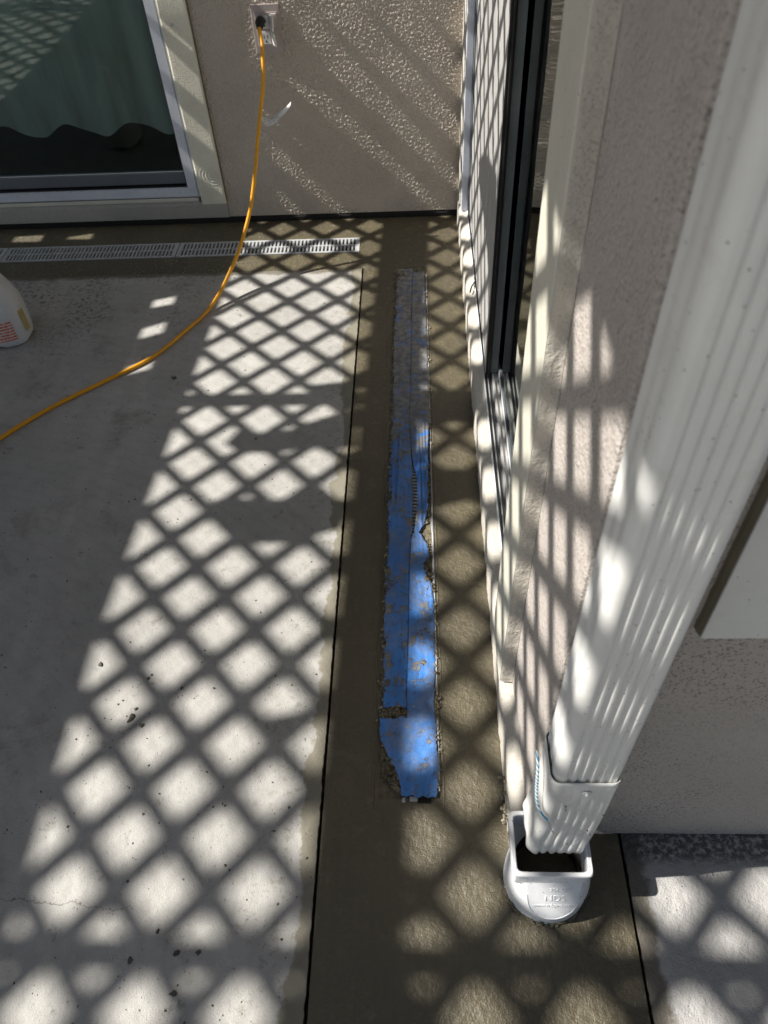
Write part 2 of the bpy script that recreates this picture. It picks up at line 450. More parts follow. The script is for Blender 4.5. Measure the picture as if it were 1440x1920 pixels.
boxo('base_gap', (-5.5, .6, YF+.03, YF+.16, -.03, .0215), M['void'], wall)
bm = bmesh.new()      # ragged black strip painted in for the shaded gap at the wall foot
N = 130; rr = []
for i in range(N+1):
    x = -2.6+2.75*i/N
    h = .020+.006*mnoise.noise(Vector((x*14, 0, 3)))+.004*mnoise.noise(Vector((x*45, 1, 3)))
    rr.append([(x, YF-.003-.004*abs(mnoise.noise(Vector((x*20, 5, 0)))), -.005), (x, YF-.004, h*.7), (x, YF+.004, h+.004)])
loft(bm, rr, closed=False); link('gap_shade', bm, M['void'], wall)

door = thing('sliding_door', 'silver framed sliding patio door with a dark curtain behind its glass', 'door')
yf = YF-.010
XD0, XD1 = -2.72, -.676
bm = bmesh.new()      # cement sill with a sloping top
for (x0, x1) in ((XD0, XD1-.002),):
    prof = [(YF-.006, .022), (YF-.009, .070), (YF-.004, .082), (YF+.05, .098), (YF+.15, .10), (YF+.15, .022)]
    a = [(x0, y, z) for y, z in prof]; prism(bm, a, (x1-x0, 0, 0))
bmesh.ops.recalc_face_normals(bm, faces=bm.faces[:]); link('sill', bm, M['farsill'], door)
boxo('sill_board', (XD0, -.775, YF-.0085, YF+.03, .0845, .0985), M['trim_smooth'], door, .003)
bm = bmesh.new()      # mitred outer frame
fx0, fx1, fz0, fz1, fw = XD0+.1, -.772, .103, 2.1, .032
for quad in (((fx0, fz0), (fx1, fz0), (fx1-fw, fz0+fw), (fx0+fw, fz0+fw)), ((fx1, fz0), (fx1, fz1), (fx1-fw, fz1-fw), (fx1-fw, fz0+fw)),
             ((fx1, fz1), (fx0, fz1), (fx0+fw, fz1-fw), (fx1-fw, fz1-fw)), ((fx0, fz1), (fx0, fz0), (fx0+fw, fz0+fw), (fx0+fw, fz1-fw))):
    c = Vector((sum(q[0] for q in quad)/4, 0, sum(q[1] for q in quad)/4))
    prism(bm, [(q[0]+(-.0006 if q[0] > c.x else .0006), yf+.002, q[1]+(-.0006 if q[1] > c.z else .0006)) for q in quad], (0, .05, 0))
bmesh.ops.recalc_face_normals(bm, faces=bm.faces[:])
link('door_frame', bm, M['alu'], door)
boxo('frame_bead', (-.772, -.764, yf+.006, yf+.03, .1, 2.1), M['vinyl'], door, .002)
boxo('frame_bead', (fx0+fw, fx1-fw, yf+.010, yf+.03, fz0+fw, fz0+fw+.0035), M['black'], door)
boxo('bottom_rail', (fx0+fw+.004, fx1-fw-.006, yf+.022, yf+.045, fz0+fw+.006, fz0+fw+.046), M['rail'], door, .003)
boxo('side_seal', (fx1-fw-.005, fx1-fw-.001, yf+.014, yf+.04, fz0+fw+.004, fz1-fw), M['black'], door)
boxo('glass_pane', (fx0+fw+.004, fx1-fw-.006, yf+.034, yf+.038, fz0+fw+.047, fz1-fw), M['glass'], door)
bm = bmesh.new()      # cream trim board, front with a pressed wood grain and a knot
nx, nz = 40, 300; tx0, tx1, tz0, tz1 = -.764, -.677, .077, 1.55
def trim_d(x, z):
    r = math.hypot((x+.705), (z-.178)*1.0)
    k = math.exp(-(r/.03)**2)
    d = .0016*k*math.sin(r*620+2*mnoise.noise(Vector((x*80, z*80, 0))))
    e = min(x-tx0, tx1-x, z-tz0)
    return d-(.003*(1-min(e/.004, 1))**2)
rr = []
for j in range(nz+1):
    z = tz0+(tz1-tz0)*j/nz if j > 150 else tz0+.35*j/150
    if j > 150: z = tz0+.35+(tz1-tz0-.35)*(j-150)/(nz-150)
    rr.append([(tx0, YF-.002, z)]+[(tx0+(tx1-tx0)*i/nx, YF-.0145-trim_d(tx0+(tx1-tx0)*i/nx, z), z) for i in range(nx+1)]+[(tx1, YF-.002, z)])
loft(bm, rr, closed=False, cap0=False)
bm.faces.new([bm.verts[i] for i in range(0)] ) if False else None
bmesh.ops.recalc_face_normals(bm, faces=bm.faces[:])
trim = link('jamb_trim', bm, M['trim'], door, True)
boxo('trim_end', (tx0+.001, tx1-.001, YF-.0135, YF-.002, tz0-.001, tz0+.002), M['trim'], trim)
boxo('trim_edge', (tx1+.0005, tx1+.004, YF-.010, YF-.001, tz0+.004, tz1), M['dark_brown'], trim)
bm = bmesh.new()
bmesh.ops.create_cone(bm, segments=16, radius1=.0055, radius2=.0035, depth=.003, cap_ends=True, matrix=Matrix.Translation((-.732, YF-.0160, .635)) @ Matrix.Rotation(PI/2, 4, 'X'))
link('screw', bm, M['steel'], trim)

bm = bmesh.new()      # curtain with a scalloped hem, folds running down
rr = []
N = 160
for j in range(12):
    row = []
    for i in range(N+1):
        x = -2.6+1.8*i/N
        hem = .290-.026*math.cos((x+1.095)*2*PI/.232)*1.0
        z = hem+(1.9-hem)*j/11
        y = 2.742+.012*math.sin(x*27)+.006*math.sin(x*61+1)
        row.append((x, y, z))
    rr.append(row)
loft(bm, rr, closed=False)
tag(link('curtain', bm, M['curtain'], None, True), 'dark green grey curtain with a scalloped hem behind the door glass', 'curtain')
room = thing('room_shell', 'dim room behind the curtained sliding door', 'room')
bm = bmesh.new(); box(bm, -2.78, -.62, 2.81, 4.6, .0, 2.3)
for f in list(bm.faces):
    if abs(f.calc_center_median().y-2.81) < .01: bm.faces.remove(f)
bmesh.ops.recalc_face_normals(bm, faces=bm.faces[:]); link('room_wall', bm, M['room'], room)

# ------------------------------------------------------------------ outlet
out = thing('power_outlet', 'taupe outdoor power outlet on the back wall with two open flip lids', 'outlet')
ox, oz = -.446, .611
boxo('cover_plate', (ox-.043, ox+.043, YF-.006, YF-.0005, oz-.066, oz+.066), M['plate'], out, .002)
boxo('inner_frame', (ox-.032, ox+.036, YF-.0105, YF-.0063, oz-.046, oz+.046), M['plate'], out, .0015)
for s in (1, -1):
    zc = oz+s*.021
    rec = boxo('receptacle', (ox-.020, ox+.008, YF-.0125, YF-.0108, zc-.017, zc+.017), M['white'], out, .001)
    for sx in (-.012, -.001): boxo('slot', (ox+sx-.001, ox+sx+.001, YF-.0131, YF-.0126, zc-.001, zc+.008), M['black'], rec)
    boxo('slot', (ox-.009, ox-.004, YF-.0131, YF-.0126, zc-.012, zc-.007), M['black'], rec)
    # flip lid standing open, hinged on the right of its receptacle
    bm = bmesh.new(); box(bm, -.0022, .0022, -.030, 0, -.019, .019, .001)
    bmesh.ops.transform(bm, matrix=Matrix.Translation((ox+.012, YF-.010, zc)) @ Matrix.Rotation(math.radians(24), 4, 'Z') @ Matrix.Rotation(math.radians(6*s), 4, 'Y'), verts=bm.verts[:])
    lid = link('flip_lid', bm, M['white'], out)
    bm = bmesh.new()
    prism(bm, [(ox+.016, YF-.0115, zc+.017), (ox+.031, YF-.0115, zc+.017), (ox+.031, YF-.0115, zc-.010), (ox+.022, YF-.0115, zc-.018), (ox+.016, YF-.0115, zc-.012)], (0, .0009, 0))
    bmesh.ops.recalc_face_normals(bm, faces=bm.faces[:]); link('lid_seat', bm, M['lid'], out)
    bm = bmesh.new()
    bmesh.ops.create_cone(bm, segments=18, radius1=.0062, radius2=.0058, depth=.004, cap_ends=True, matrix=Matrix.Translation((ox+.0225, YF-.0135, zc+.004)) @ Matrix.Rotation(PI/2, 4, 'X'))
    link('hinge_spring', bm, M['lid'], out)
boxo('lid_tab', (ox+.012, ox+.034, YF-.026, YF-.0225, oz+.043, oz+.046), M['white'], out, .0008)

# ------------------------------------------------------------------ extension cord
cord = thing('extension_cord', 'orange yellow extension cord hanging from the outlet and running over the floor', 'cord')
path = [(-.461, 2.585, .636), (-.460, 2.558, .628), (-.452, 2.520, .600), (-.452, 2.492, .56), (-.458, 2.468, .501), (-.476, 2.385, .41), (-.490, 2.318, .33), (-.508, 2.289, .258), (-.525, 2.269, .204), (-.546, 2.243, .156),
        (-.568, 2.204, .111), (-.596, 2.158, .070), (-.620, 2.112, .040), (-.648, 2.061, .0155), (-.672, 2.015, .0066), (-.705, 1.951, .0062), (-.782, 1.815, .0062), (-.898, 1.705, .0062), (-1.016, 1.597, .0062), (-1.122, 1.468, .0062), (-1.27, 1.25, .0062), (-1.5, .95, .0062), (-2.0, .6, .0062)]
bm = bmesh.new(); tube(bm, spline(path, 8), .0058, 12); link('cable', bm, M['yellow'], cord, True)
bm = bmesh.new()
tube(bm, [(-.461, YF-.0128, .636), (-.461, YF-.022, .637), (-.461, YF-.034, .636), (-.4605, YF-.048, .632), (-.460, YF-.060, .629)], lambda t: [.0135, .0145, .0140, .011, .0082][min(4, int(round(t*4)))], 18)
link('plug', bm, M['black'], cord, True)
bm = bmesh.new(); rr = []      # paper tag wrapped round the cable, its free end curling up to the right
tp = spline([(-.473, 2.440, .456), (-.473, 2.438, .438), (-.469, 2.438, .421), (-.453, 2.439, .412), (-.432, 2.440, .418), (-.412, 2.441, .433), (-.392, 2.442, .447), (-.377, 2.443, .461)], 4)
for i, p in enumerate(tp):
    t = i/(len(tp)-1); hw = (.004+.008*min(1, t/.3) if t < .3 else .012)-.0075*max(0, (t-.5)/.5)
    rr.append([(p.x, p.y-.004, p.z-hw), (p.x, p.y, p.z), (p.x+.001, p.y+.004, p.z+hw*.75)])
loft(bm, rr, closed=False); tg = link('warning_tag', bm, M['tag'], cord, True)
sm = tg.modifiers.new('thick', 'SOLIDIFY'); sm.thickness = .0006

# ------------------------------------------------------------------ channel drain grates
drain = thing('drain_channel', 'grey drain trough sunk in the damp concrete along the back wall', 'drain')
bm = bmesh.new()
box(bm, XG0, XG1, YG0, YG0+.004, -.029, -.012); box(bm, XG0, XG1, YG1-.004, YG1, -.029, -.012)
link('trough_side', bm, M['pvc_dark'], drain); boxo('trough_floor', (XG0, XG1, YG0+.005, YG1-.005, -.0318, -.0295), M['void'], drain)
def grate_mesh(x0, x1, y0, y1, pitch=.0128, slot=.0072, z0=-.010, z1=.0015, rows=2, end=.012):
    bm = bmesh.new(); n = int((x1-x0-2*end)/pitch); p = (x1-x0-2*end)/n
    xs = [x0, x0+end]
    for i in range(n):
        a = x0+end+i*p+(p-slot)/2; xs += [a, a+slot]
    xs += [x1]
    m = .009; mid = .007; L = (y1-y0-2*m-(rows-1)*mid)/rows
    ys = [y0]; sk = []
    for r_ in range(rows):
        a = y0+m+r_*(L+mid); ys += [a, a+L]; sk.append(len(ys)-2)
    ys += [y1]; V = {}
    def v(i, j):
        if (i, j) not in V: V[i, j] = bm.verts.new((xs[i], ys[j], z1))
        return V[i, j]
    for i in range(len(xs)-1):
        hole_col = i >= 2 and i % 2 == 0 and i < len(xs)-2
        for j in range(len(ys)-1):
            if hole_col and j in sk: continue
            bm.faces.new((v(i, j), v(i+1, j), v(i+1, j+1), v(i, j+1)))
    for e in [e for e in bm.edges if len(e.link_faces) == 1]:
        a, b = e.verts
        c = bm.verts.new(a.co-Vector((0, 0, z1-z0))); d = bm.verts.new(b.co-Vector((0, 0, z1-z0))); bm.faces.new((a, b, d, c))
    bmesh.ops.recalc_face_normals(bm, faces=bm.faces[:]); return bm
for (a, b, lab) in ((-.8345, -.199, 'slotted grey drain grate passing under the cord and ending by the blue tape'),
                    (-1.4555, -.8375, 'slotted grey drain grate in front of the sliding door'),
                    (-2.08, -1.4585, 'leftmost slotted drain grate cut off by the photo edge')):
    tag(link('drain_grate', grate_mesh(a, b, YG0+.002, YG1-.002), M['grate']), lab, 'drain grate', 'drain grates along the back wall')

td = thing('trench_drain', 'trench drain buried in the damp strip under the blue tape', 'drain')
bm = bmesh.new(); nx, ny = 22, 330; rr = []      # cement-smeared cover left and right of the tape, a slot left open in the middle
for j in range(ny+1):
    y = YT0+(YT1-YT0)*j/ny; row = []
    for i in range(nx+1):
        x = XT0+(XT1-XT0)*i/nx
        z = -.001+.0022*mnoise.noise(Vector((x*70, y*35, 0)))+.0016*mnoise.noise(Vector((x*200, y*160, 4)))
        row.append((x, y, z))
    rr.append(row)
R_ = loft(bm, rr, closed=False)
for f in list(bm.faces):
    c = f.calc_center_median()
    if 1.11 < c.y < 1.36 and -.030 < c.x < .004: bm.faces.remove(f)
bmesh.ops.recalc_face_normals(bm, faces=bm.faces[:])
link('slurry_crust', bm, M['slurry'], td, True)
bm = bmesh.new()
for k in range(24):
    y = 1.108+k*.0108; box(bm, -.032, .006, y, y+.0052, -.009, -.003)
link('cover_bars', bm, M['grate'], td)
boxo('trough_floor', (XT0, XT1, YT0, YT1, -.031, -.028), M['void'], td)
bm = bmesh.new(); rr = []
for j in range(121):
    y = .53+1.70*j/120
    w_ = .0035+.003*mnoise.noise(Vector((y*22, 2, 0)))
    rr.append([(XT1-.0005, y, .0003), (XT1-.001, y, .0022+.001*mnoise.noise(Vector((y*60, 0, 0)))), (XT1-max(.0012, w_), y, .0022), (XT1-max(.0014, w_)-.002, y, -.001)])
loft(bm, rr, closed=False); link('channel_edge', bm, M['grate'], td)
bm = bmesh.new(); box(bm, -.026, -.012, .512, .5205, -.004, .0022); box(bm, -.040, -.034, .510, .5195, -.004, .002)
link('end_cap', bm, M['grate'], td); boxo('end_slot', (-.012, .012, .509, .5185, -.003, .0016), M['void'], td, .001)

TAPE_L = [(-.068,2.268),(-.071,2.096),(-.074,1.872),(-.072,1.721),(-.072,1.583),(-.073,1.498),(-.075,1.378),(-.077,1.303),(-.076,1.132),(-.079,.98),(-.079,.845),(-.080,.771),(-.078,.684),(-.083,.673),(-.081,.624),(-.059,.583),(-.042,.543),(-.041,.515)]
TAPE_R = [(.020,2.263),(.024,1.976),(.025,1.718),(.026,1.558),(.019,1.376),(.018,1.213),(.007,1.155),(-.006,1.13),(.004,1.115),(.012,1.099),(.019,1.06),(.002,1.038),(.011,1.008),(.022,.979),(.025,.937),(.025,.844),(.025,.77),(.020,.712),(.023,.673),(.024,.614),(.026,.563),(.024,.529),(.018,.515)]
SEAM = [(-.018,2.26),(-.024,1.72),(-.027,1.496),(-.021,1.358),(-.019,1.266),(-.020,1.147),(-.024,1.115),(-.027,.98),(-.029,.845),(-.032,.723),(-.032,.515)]
SEAM2 = [(-.018,2.26),(-.024,1.72),(-.027,1.496),(-.019,1.358),(-.0085,1.302),(-.0085,1.214),(-.016,1.131),(-.024,1.112),(-.027,.98),(-.029,.845),(-.032,.723),(-.032,.515)]
def tape_h(x, y, s):
    h = .0038+.0016*mnoise.noise(Vector((x*45, y*12, s)))+.0009*mnoise.noise(Vector((x*150, y*40, s+3)))
    h += .0016*max(0, mnoise.noise(Vector((x*30+y*16, y*70, s+9)))-.2)*2
    w_ = math.exp(-((y-1.33)/.16)**2)                                    # the loose, puckered stretch
    for a, b, k in ((-.062, 1.40, 1.1), (-.052, 1.36, 1.3), (.006, 1.36, -1.6), (.014, 1.33, -1.2), (-.004, 1.42, -1.0), (.016, 1.18, .9)):
        xx = a-.055*k*(b-y)*.35
        h += .0066*w_*math.exp(-((x-xx)/.0032)**2)
    return h
def tape_strip(name, L, R, y0, y1, s, label, lift=0, jl=.0022, jr=.0022, ragged=.004):
    bm = bmesh.new(); ny, nx = int((y1-y0)/.0032), 22; rr = []
    for j in range(ny+1):
        y = y0+(y1-y0)*j/ny
        xl, xr = lerp(L, y), lerp(R, y)
        xl += jl*(mnoise.noise(Vector((y*38, s, 0)))+.7*mnoise.noise(Vector((y*130, s, 2)))+1.3*max(0, mnoise.noise(Vector((y*21, s, 9)))-.25)*3)
        xr -= jr*(mnoise.noise(Vector((y*38, s, 5)))+.7*mnoise.noise(Vector((y*130, s, 7)))+1.3*max(0, mnoise.noise(Vector((y*21, s, 12)))-.25)*3)
        row = []
        for i in range(nx+1):
            x = xl+(xr-xl)*i/nx
            yy = y
            if j == 0: yy += ragged*.6*mnoise.noise(Vector((x*90, s, 1)))
            if j == ny: yy += ragged*1.2*mnoise.noise(Vector((x*110, s, 3)))
            edge = min(i, nx-i)
            row.append((x, yy, tape_h(x, y, s)+lift-(.0018 if edge == 0 else 0)))
        rr.append(row)
    loft(bm, rr, closed=False)
    bmesh.ops.recalc_face_normals(bm, faces=bm.faces[:])
    o = link(name, bm, M['tape'], None, True)
    tag(o, label, 'tape', 'blue tape over the drain')
    return o
tape_strip('tape_strip', TAPE_L, [(x+.0001, y) for x, y in SEAM], .692, 2.262, 1.3, 'long left strip of blue tape over the drain, smeared with cement at its far end', 0, .003, .0003)
tape_strip('tape_strip', [(x+.0003, y) for x, y in SEAM2], TAPE_R, .650, 2.240, 5.1, 'right strip of blue tape, puckered and peeling open beside a striped slot', .0016, .0003, .003)
tape_strip('tape_strip', TAPE_L, TAPE_R, .518, .668, 8.7, 'short near piece of blue tape closing the end of the covered drain', .0030, .004, .003, .007)

# cement crumbs on and beside the tape, one loose scatter
SL = bmesh.new(); bm = bmesh.new()
for k in range(560):
    y = .53+1.7*random.random()**1.1
    side = random.random()
    if side < .36: x = lerp(TAPE_L, y)+random.gauss(.000, .0035); r = random.uniform(.001, .0034)
    elif side < .72: x = lerp(TAPE_R, y)+random.gauss(.002, .0035); r = random.uniform(.001, .0034)
    else: x = random.uniform(-.07, .02); r = random.uniform(.0008, .0026)
    lump(bm, (x, y, .0045 if side >= .72 else .003), r, .55, 1, .4, random.uniform(.8, 1.6), random.random()*3)
for (x, y, r, n) in ((-.070, 1.245, .007, 9), (-.062, 1.240, .006, 7), (.006, 1.045, .008, 12), (.014, .99, .007, 12), (.020, .965, .006, 8), (-.072, .99, .006, 10), (-.075, 1.02, .005, 9),
                     (-.050, .682, .006, 14), (-.068, .682, .006, 12), (.018, .69, .007, 12), (.024, .70, .006, 9), (-.06, .56, .008, 16), (-.05, .54, .008, 16), (-.07, .60, .006, 12), (-.072, .74, .005, 8), (.005, .87, .005, 8), (0, .79, .004, 7), (.015, 2.1, .007, 14), (-.06, 2.23, .008, 20), (.0, 2.25, .007, 14), (.02, 1.49, .005, 9)):
    for q in range(n*2): lump(SL, (x+random.gauss(0, r), y+random.gauss(0, r*1.4), .0042), random.uniform(.0012, .0042), .42, 1, .5, random.uniform(.8, 2), random.random()*3)
for k in range(420):
    y = random.uniform(.52, 2.27); L_ = random.random() < .6
    if mnoise.noise(Vector((y*13, 3 if L_ else 8, 0))) < -.05: continue
    x = lerp(TAPE_L, y)+abs(random.gauss(0, .0045))-.002 if L_ else lerp(TAPE_R, y)-abs(random.gauss(0, .004))+.002
    lump(SL, (x, y, .0042), random.uniform(.0010, .0034), .4, 1, .5, random.uniform(.8, 2), random.random()*3)
tag(link('slurry_lumps', SL, M['slurry'], None, True), 'dark cement lumps dried along both edges of the blue tape', 'crumbs', kind='stuff')
tag(link('cement_crumbs', bm, M['crumb'], None, True), 'cement crumbs scattered along the blue tape', 'crumbs', kind='stuff')
bm = bmesh.new()
for k in range(420):
    x = random.uniform(-1.55, -.22); y = random.choice((random.gauss(2.335, .022), random.gauss(2.29, .015), random.gauss(2.26, .02)))
    if y > 2.378: continue
    lump(bm, (x, y, .001), random.uniform(.0008, .0028)*(1.3 if -.95 < x < -.6 else .9), .6, 1, .4, random.uniform(.8, 1.5), random.random()*3)
tag(link('grit', bm, M['crumb'], None, True), 'loose grit on the damp concrete beside the drain grates', 'grit', kind='stuff')
bm = bmesh.new()
for k in range(380):
    x = random.uniform(-1.3, -.2); y = random.uniform(.15, 2.2)
    lump(bm, (x, y, .0006), random.uniform(.0006, .002), .6, 1, .4, random.uniform(.8, 1.5), random.random()*3)
tag(link('grit', bm, M['clod'], None, True), 'fine dark grit strewn over the old concrete', 'grit', kind='stuff')

# trowel ridges along the tape
bm = bmesh.new()
for x0, k in ((-.088, 0), (-.0925, 3), (.0345, 6)):
    rr = []
    for j in range(181):
        y = .50+1.75*j/180
        x = x0+.0016*mnoise.noise(Vector((y*7, k, 0))); h = .0014+.0012*mnoise.noise(Vector((y*30, k, 1)))
        rr.append([(x-.0022, y, -.0004), (x-.0006, y, max(.0002, h)), (x+.0008, y, max(.0002, h)*.8), (x+.0024, y, -.0004)])
    loft(bm, rr, closed=False)
bmesh.ops.recalc_face_normals(bm, faces=bm.faces[:])
tag(link('trowel_ridge', bm, M['new'], None, True), kind='structure')

# ------------------------------------------------------------------ mud clods on the slab
CL = [(-.553, .757, .008), (-.548, .765, .0055), (-.566, .672, .012), (-.562, .69, .009), (-.543, .655, .010), (-.600, .70, .005), (-.480, .735, .008), (-.500, .375, .0055), (-.500, .487, .0055), (-.432, .30, .008),
      (-.467, .258, .008), (-.355, .503, .005), (-.338, .402, .0045), (-.66, .79, .010), (-.395, .27, .009), (-.36, .272, .008), (-.415, .735, .005), (-.43, 1.46, .008), (-.70, 1.72, .012), (-.50, 1.75, .006), (-.30, 2.05, .005), (-.24, .50, .006), (-.388, .215, .010)]
for i, (x, y, r) in enumerate(CL):
    bm = bmesh.new()
    r *= .65; lump(bm, (x, y, r*.15), r*.62, .42, 2, .5, random.uniform(.8, 1.5), random.random()*3)
    if r > .0075:
        for q in range(7): lump(bm, (x+random.gauss(0, r*.8), y+random.gauss(0, r*.7), .001), r*random.uniform(.12, .3), .6, 1, .4)
    tag(link('mud_clod', bm, M['clod'], None, True), {2: 'largest mud clod in the cluster by the left edge of the diamond shadows', 17: 'mud clod lying in the dark shadow blotch halfway up the lit slab', 18: 'flat mud clod lying alone in the shade just below the orange cord', 20: 'small mud clod among the far diamonds under the curved cord shadow', 22: 'mud clod nearest the bottom edge of the slab'}.get(i, 'small dark mud clod lying on the old concrete floor'), 'mud clod', 'mud clods on the patio')

# ------------------------------------------------------------------ white jug at the left
jug = thing('plastic_jug', 'white plastic jug with red print standing on the floor at the left edge', 'jug')
jx, jy = -1.262, 1.945
prof = [(.0, .004), (.055, .003), (.068, .000), (.077, .008), (.080, .022), (.081, .06), (.081, .105), (.079, .125), (.070, .155), (.055, .190), (.040, .222), (.028, .245), (.0215, .258), (.0215, .275)]
def jug_ring(r, z, n=56):
    o = []
    for q in range(n):
        a = q*2*PI/n
        rr_ = r*(1+.05*math.cos(4*(a+.4))*min(1, r/.07)*(1 if z < .13 else .4))
        zz = z
        if z < .012 and r > .05: zz = z+.010*(max(0, math.cos(4*a+.5)))
        o.append((jx+rr_*math.cos(a), jy+rr_*math.sin(a), zz))
    return o
bm = bmesh.new(); loft(bm, [jug_ring(max(r, .001), z) for r, z in prof]); bmesh.ops.recalc_face_normals(bm, faces=bm.faces[:])
jb = link('body', bm, M['jug'], jug, True); jb.modifiers.new('s', 'SUBSURF').render_levels = 1
bm = bmesh.new(); bmesh.ops.create_cone(bm, segments=28, radius1=.024, radius2=.023, depth=.022, cap_ends=True, matrix=Matrix.Translation((jx, jy, .287))); link('cap', bm, M['white'], jug)
bm = bmesh.new(); tube(bm, spline([(jx-.045, jy-.02, .21), (jx-.075, jy-.035, .20), (jx-.088, jy-.04, .16), (jx-.080, jy-.036, .12)], 6), .010, 10); link('handle', bm, M['jug'], jug, True)
def patch(name, a0, a1, z0, z1, mat, off=.0012):
    bm = bmesh.new(); rr = []
    for j in range(7):
        z = z0+(z1-z0)*j/6; row = []
        for i in range(17):
            a = a0+(a1-a0)*i/16
            r = .081*(1+.05*math.cos(4*(a+.4)))+off
            if z > .10: r = .081*(1+.05*math.cos(4*(a+.4)))+off-.002*(z-.10)/.02
            row.append((jx+r*math.cos(a), jy+r*math.sin(a), z))
        rr.append(row)
    loft(bm, rr, closed=False); bmesh.ops.recalc_face_normals(bm, faces=bm.faces[:]); return link(name, bm, mat, jug, True)
patch('printed_panel', -1.85, -.78, .030, .094, M['jlabel'])
patch('side_label', -.40, -.14, .040, .108, M['yellowlab'])
bm = bmesh.new()
for a, b in (((-1.25, .165), (-1.12, .152)), ((-1.12, .152), (-1.02, .166)), ((-1.16, .146), (-1.02, .152)), ((-1.08, .16), (-1.0, .144))):
    P = []
    for t in range(5):
        an = a[0]+(b[0]-a[0])*t/4; z = a[1]+(b[1]-a[1])*t/4; r = .0705-(z-.155)*.43+.0006
        P.append((jx+r*math.cos(an)*1.0, jy+r*math.sin(an)*1.0, z))
    tube(bm, P, .0010, 6)
link('ink_mark', bm, M['ink'], jug)

# ------------------------------------------------------------------ right building: side wall, near wall, patio door
side = thing('stucco_wall', 'speckled beige stucco wall corner rising behind the white downspout', 'wall')
YD0, YD1 = .700, 2.50                                   # door opening in the side wall
bm = bmesh.new()
box(bm, XW, XW+.16, YN, YD0, -.02, 2.8, .006)
box(bm, XW+.155, 3.0, YN, YN+.16, .004, 2.8)
box(bm, XW, XW+.16, YD1, YF-.001, .09, 2.8)
box(bm, XW, XW+.16, YD0, YD1, 2.15, 2.8)
link('wall_face', bm, M['stucco'], side)
bm = bmesh.new(); rr = []; nj = 260                      # plastered foot of the wall and sill ledge, hand-trowelled edge
for j in range(nj+1):
    y = YN-.001+(YF-.004-YN)*j/nj
    n1 = .0030*mnoise.noise(Vector((y*16, 0, 0)))+.0018*mnoise.noise(Vector((y*60, 3, 0)))
    n2 = .0025*mnoise.noise(Vector((y*11, 7, 0)))
    sl = max(0, min(1, (y-.64)/.06)); zt = .088
    x1 = XW+.004 if y < YD0 else .1655
    ztop = zt+.004 if sl >= 1 else zt+.03*(1-sl)
    rr.append([(XB+.002+n1, y, -.02), (XB+n1, y, .004), (XB+.001+n1*.6, y, .045), (XB+.001+n2, y, zt-.010), (XB+.005+n2, y, zt-.002), (XB+.011+n2, y, zt+.0015), (x1, y, ztop)])
loft(bm, rr, closed=False); bmesh.ops.recalc_face_normals(bm, faces=bm.faces[:])
link('wall_foot', bm, M['plaster'], side, True)
bm = bmesh.new()
box(bm, XB+.003, XW+.01, 2.505, YF-.0015, .094, 2.6, .004); link('plaster_return', bm, M['plaster'], side)
bm = bmesh.new()
for k in range(46): lump(bm, (XB-.002+random.gauss(0, .004), YN+.012+random.random()*.075*(1 if k < 30 else .4), random.random()**1.6*.05), random.uniform(.0015, .004), .9, 1, .4)
link('mortar_lumps', bm, M['crumb'], side, True)

sd = thing('sliding_door', 'narrow view of the white sliding patio door set in the right wall', 'door')
boxo('far_jamb', (.148, .169, 2.464, 2.503, .094, 2.15), M['alu'], sd, .002)
boxo('far_jamb_lip', (.1695, .176, 2.440, 2.50, .094, 2.15), M['rail'], sd, .001)
# tracks
boxo('track_lip', (.1658, .1695, YD0+.01, 2.462, .086, .0965), M['vinyl'], sd, .0006)
boxo('track_floor', (.1697, .188, YD0+.01, 2.44, .080, .0865), M['rail'], sd)
boxo('track_rail', (.1765, .1790, YD0+.01, 2.44, .0867, .093), M['leafgrey'], sd)
boxo('track_lip', (.1882, .1935, YD0+.01, 2.44, .082, .1015), M['leafgrey'], sd, .0006)
boxo('track_floor', (.1937, .204, YD0+.01, 2.44, .082, .0955), M['leafgrey'], sd)
# outer leaf: white panel with shallow vertical grooves and a black meeting stile
bm = bmesh.new(); pf = [(.1735, 2.438)]
for gy in (2.39, 2.30, 2.137, 1.965, 1.849, 1.760):
    pf += [(.1735, gy+.010), (.1755, gy+.007), (.1755, gy-.007), (.1735, gy-.010)]
pf += [(.1735, 1.62), (.1715, 1.618), (.1705, 1.590), (.1760, 1.586), (.182, 1.586), (.182, 2.438)]
prism(bm, [(x, y, .0975) for x, y in pf], (0, 0, 1.95)); bmesh.ops.recalc_face_normals(bm, faces=bm.faces[:])
leaf = link('door_leaf', bm, M['leafgrey'], sd)
bm = bmesh.new()
box(bm, .1712, .184, 1.578, 1.5855, .100, 2.05, .001); link('meeting_stile', bm, M['black'], leaf)
boxo('inner_stile', (.1845, .2030, 1.583, 1.640, .104, 2.05), M['dimgrey'], leaf, .001)
boxo('leaf_seal', (.1765, .181, 1.570, 1.5775, .098, 2.05), M['black'], leaf, .001)
# inner leaf: glass in a white rail
boxo('inner_rail', (.2045, .2165, YD0+.01, 2.44, .0965, .118), M['vinyl'], sd, .001)
boxo('glass_pane', (.2085, .2125, YD0+.01, 2.44, .1185, 2.1), M['glass_side'], sd)
boxo('glass_bead', (.2045, .2083, YD0+.02, 2.44, .1183, .1215), M['rail'], sd)
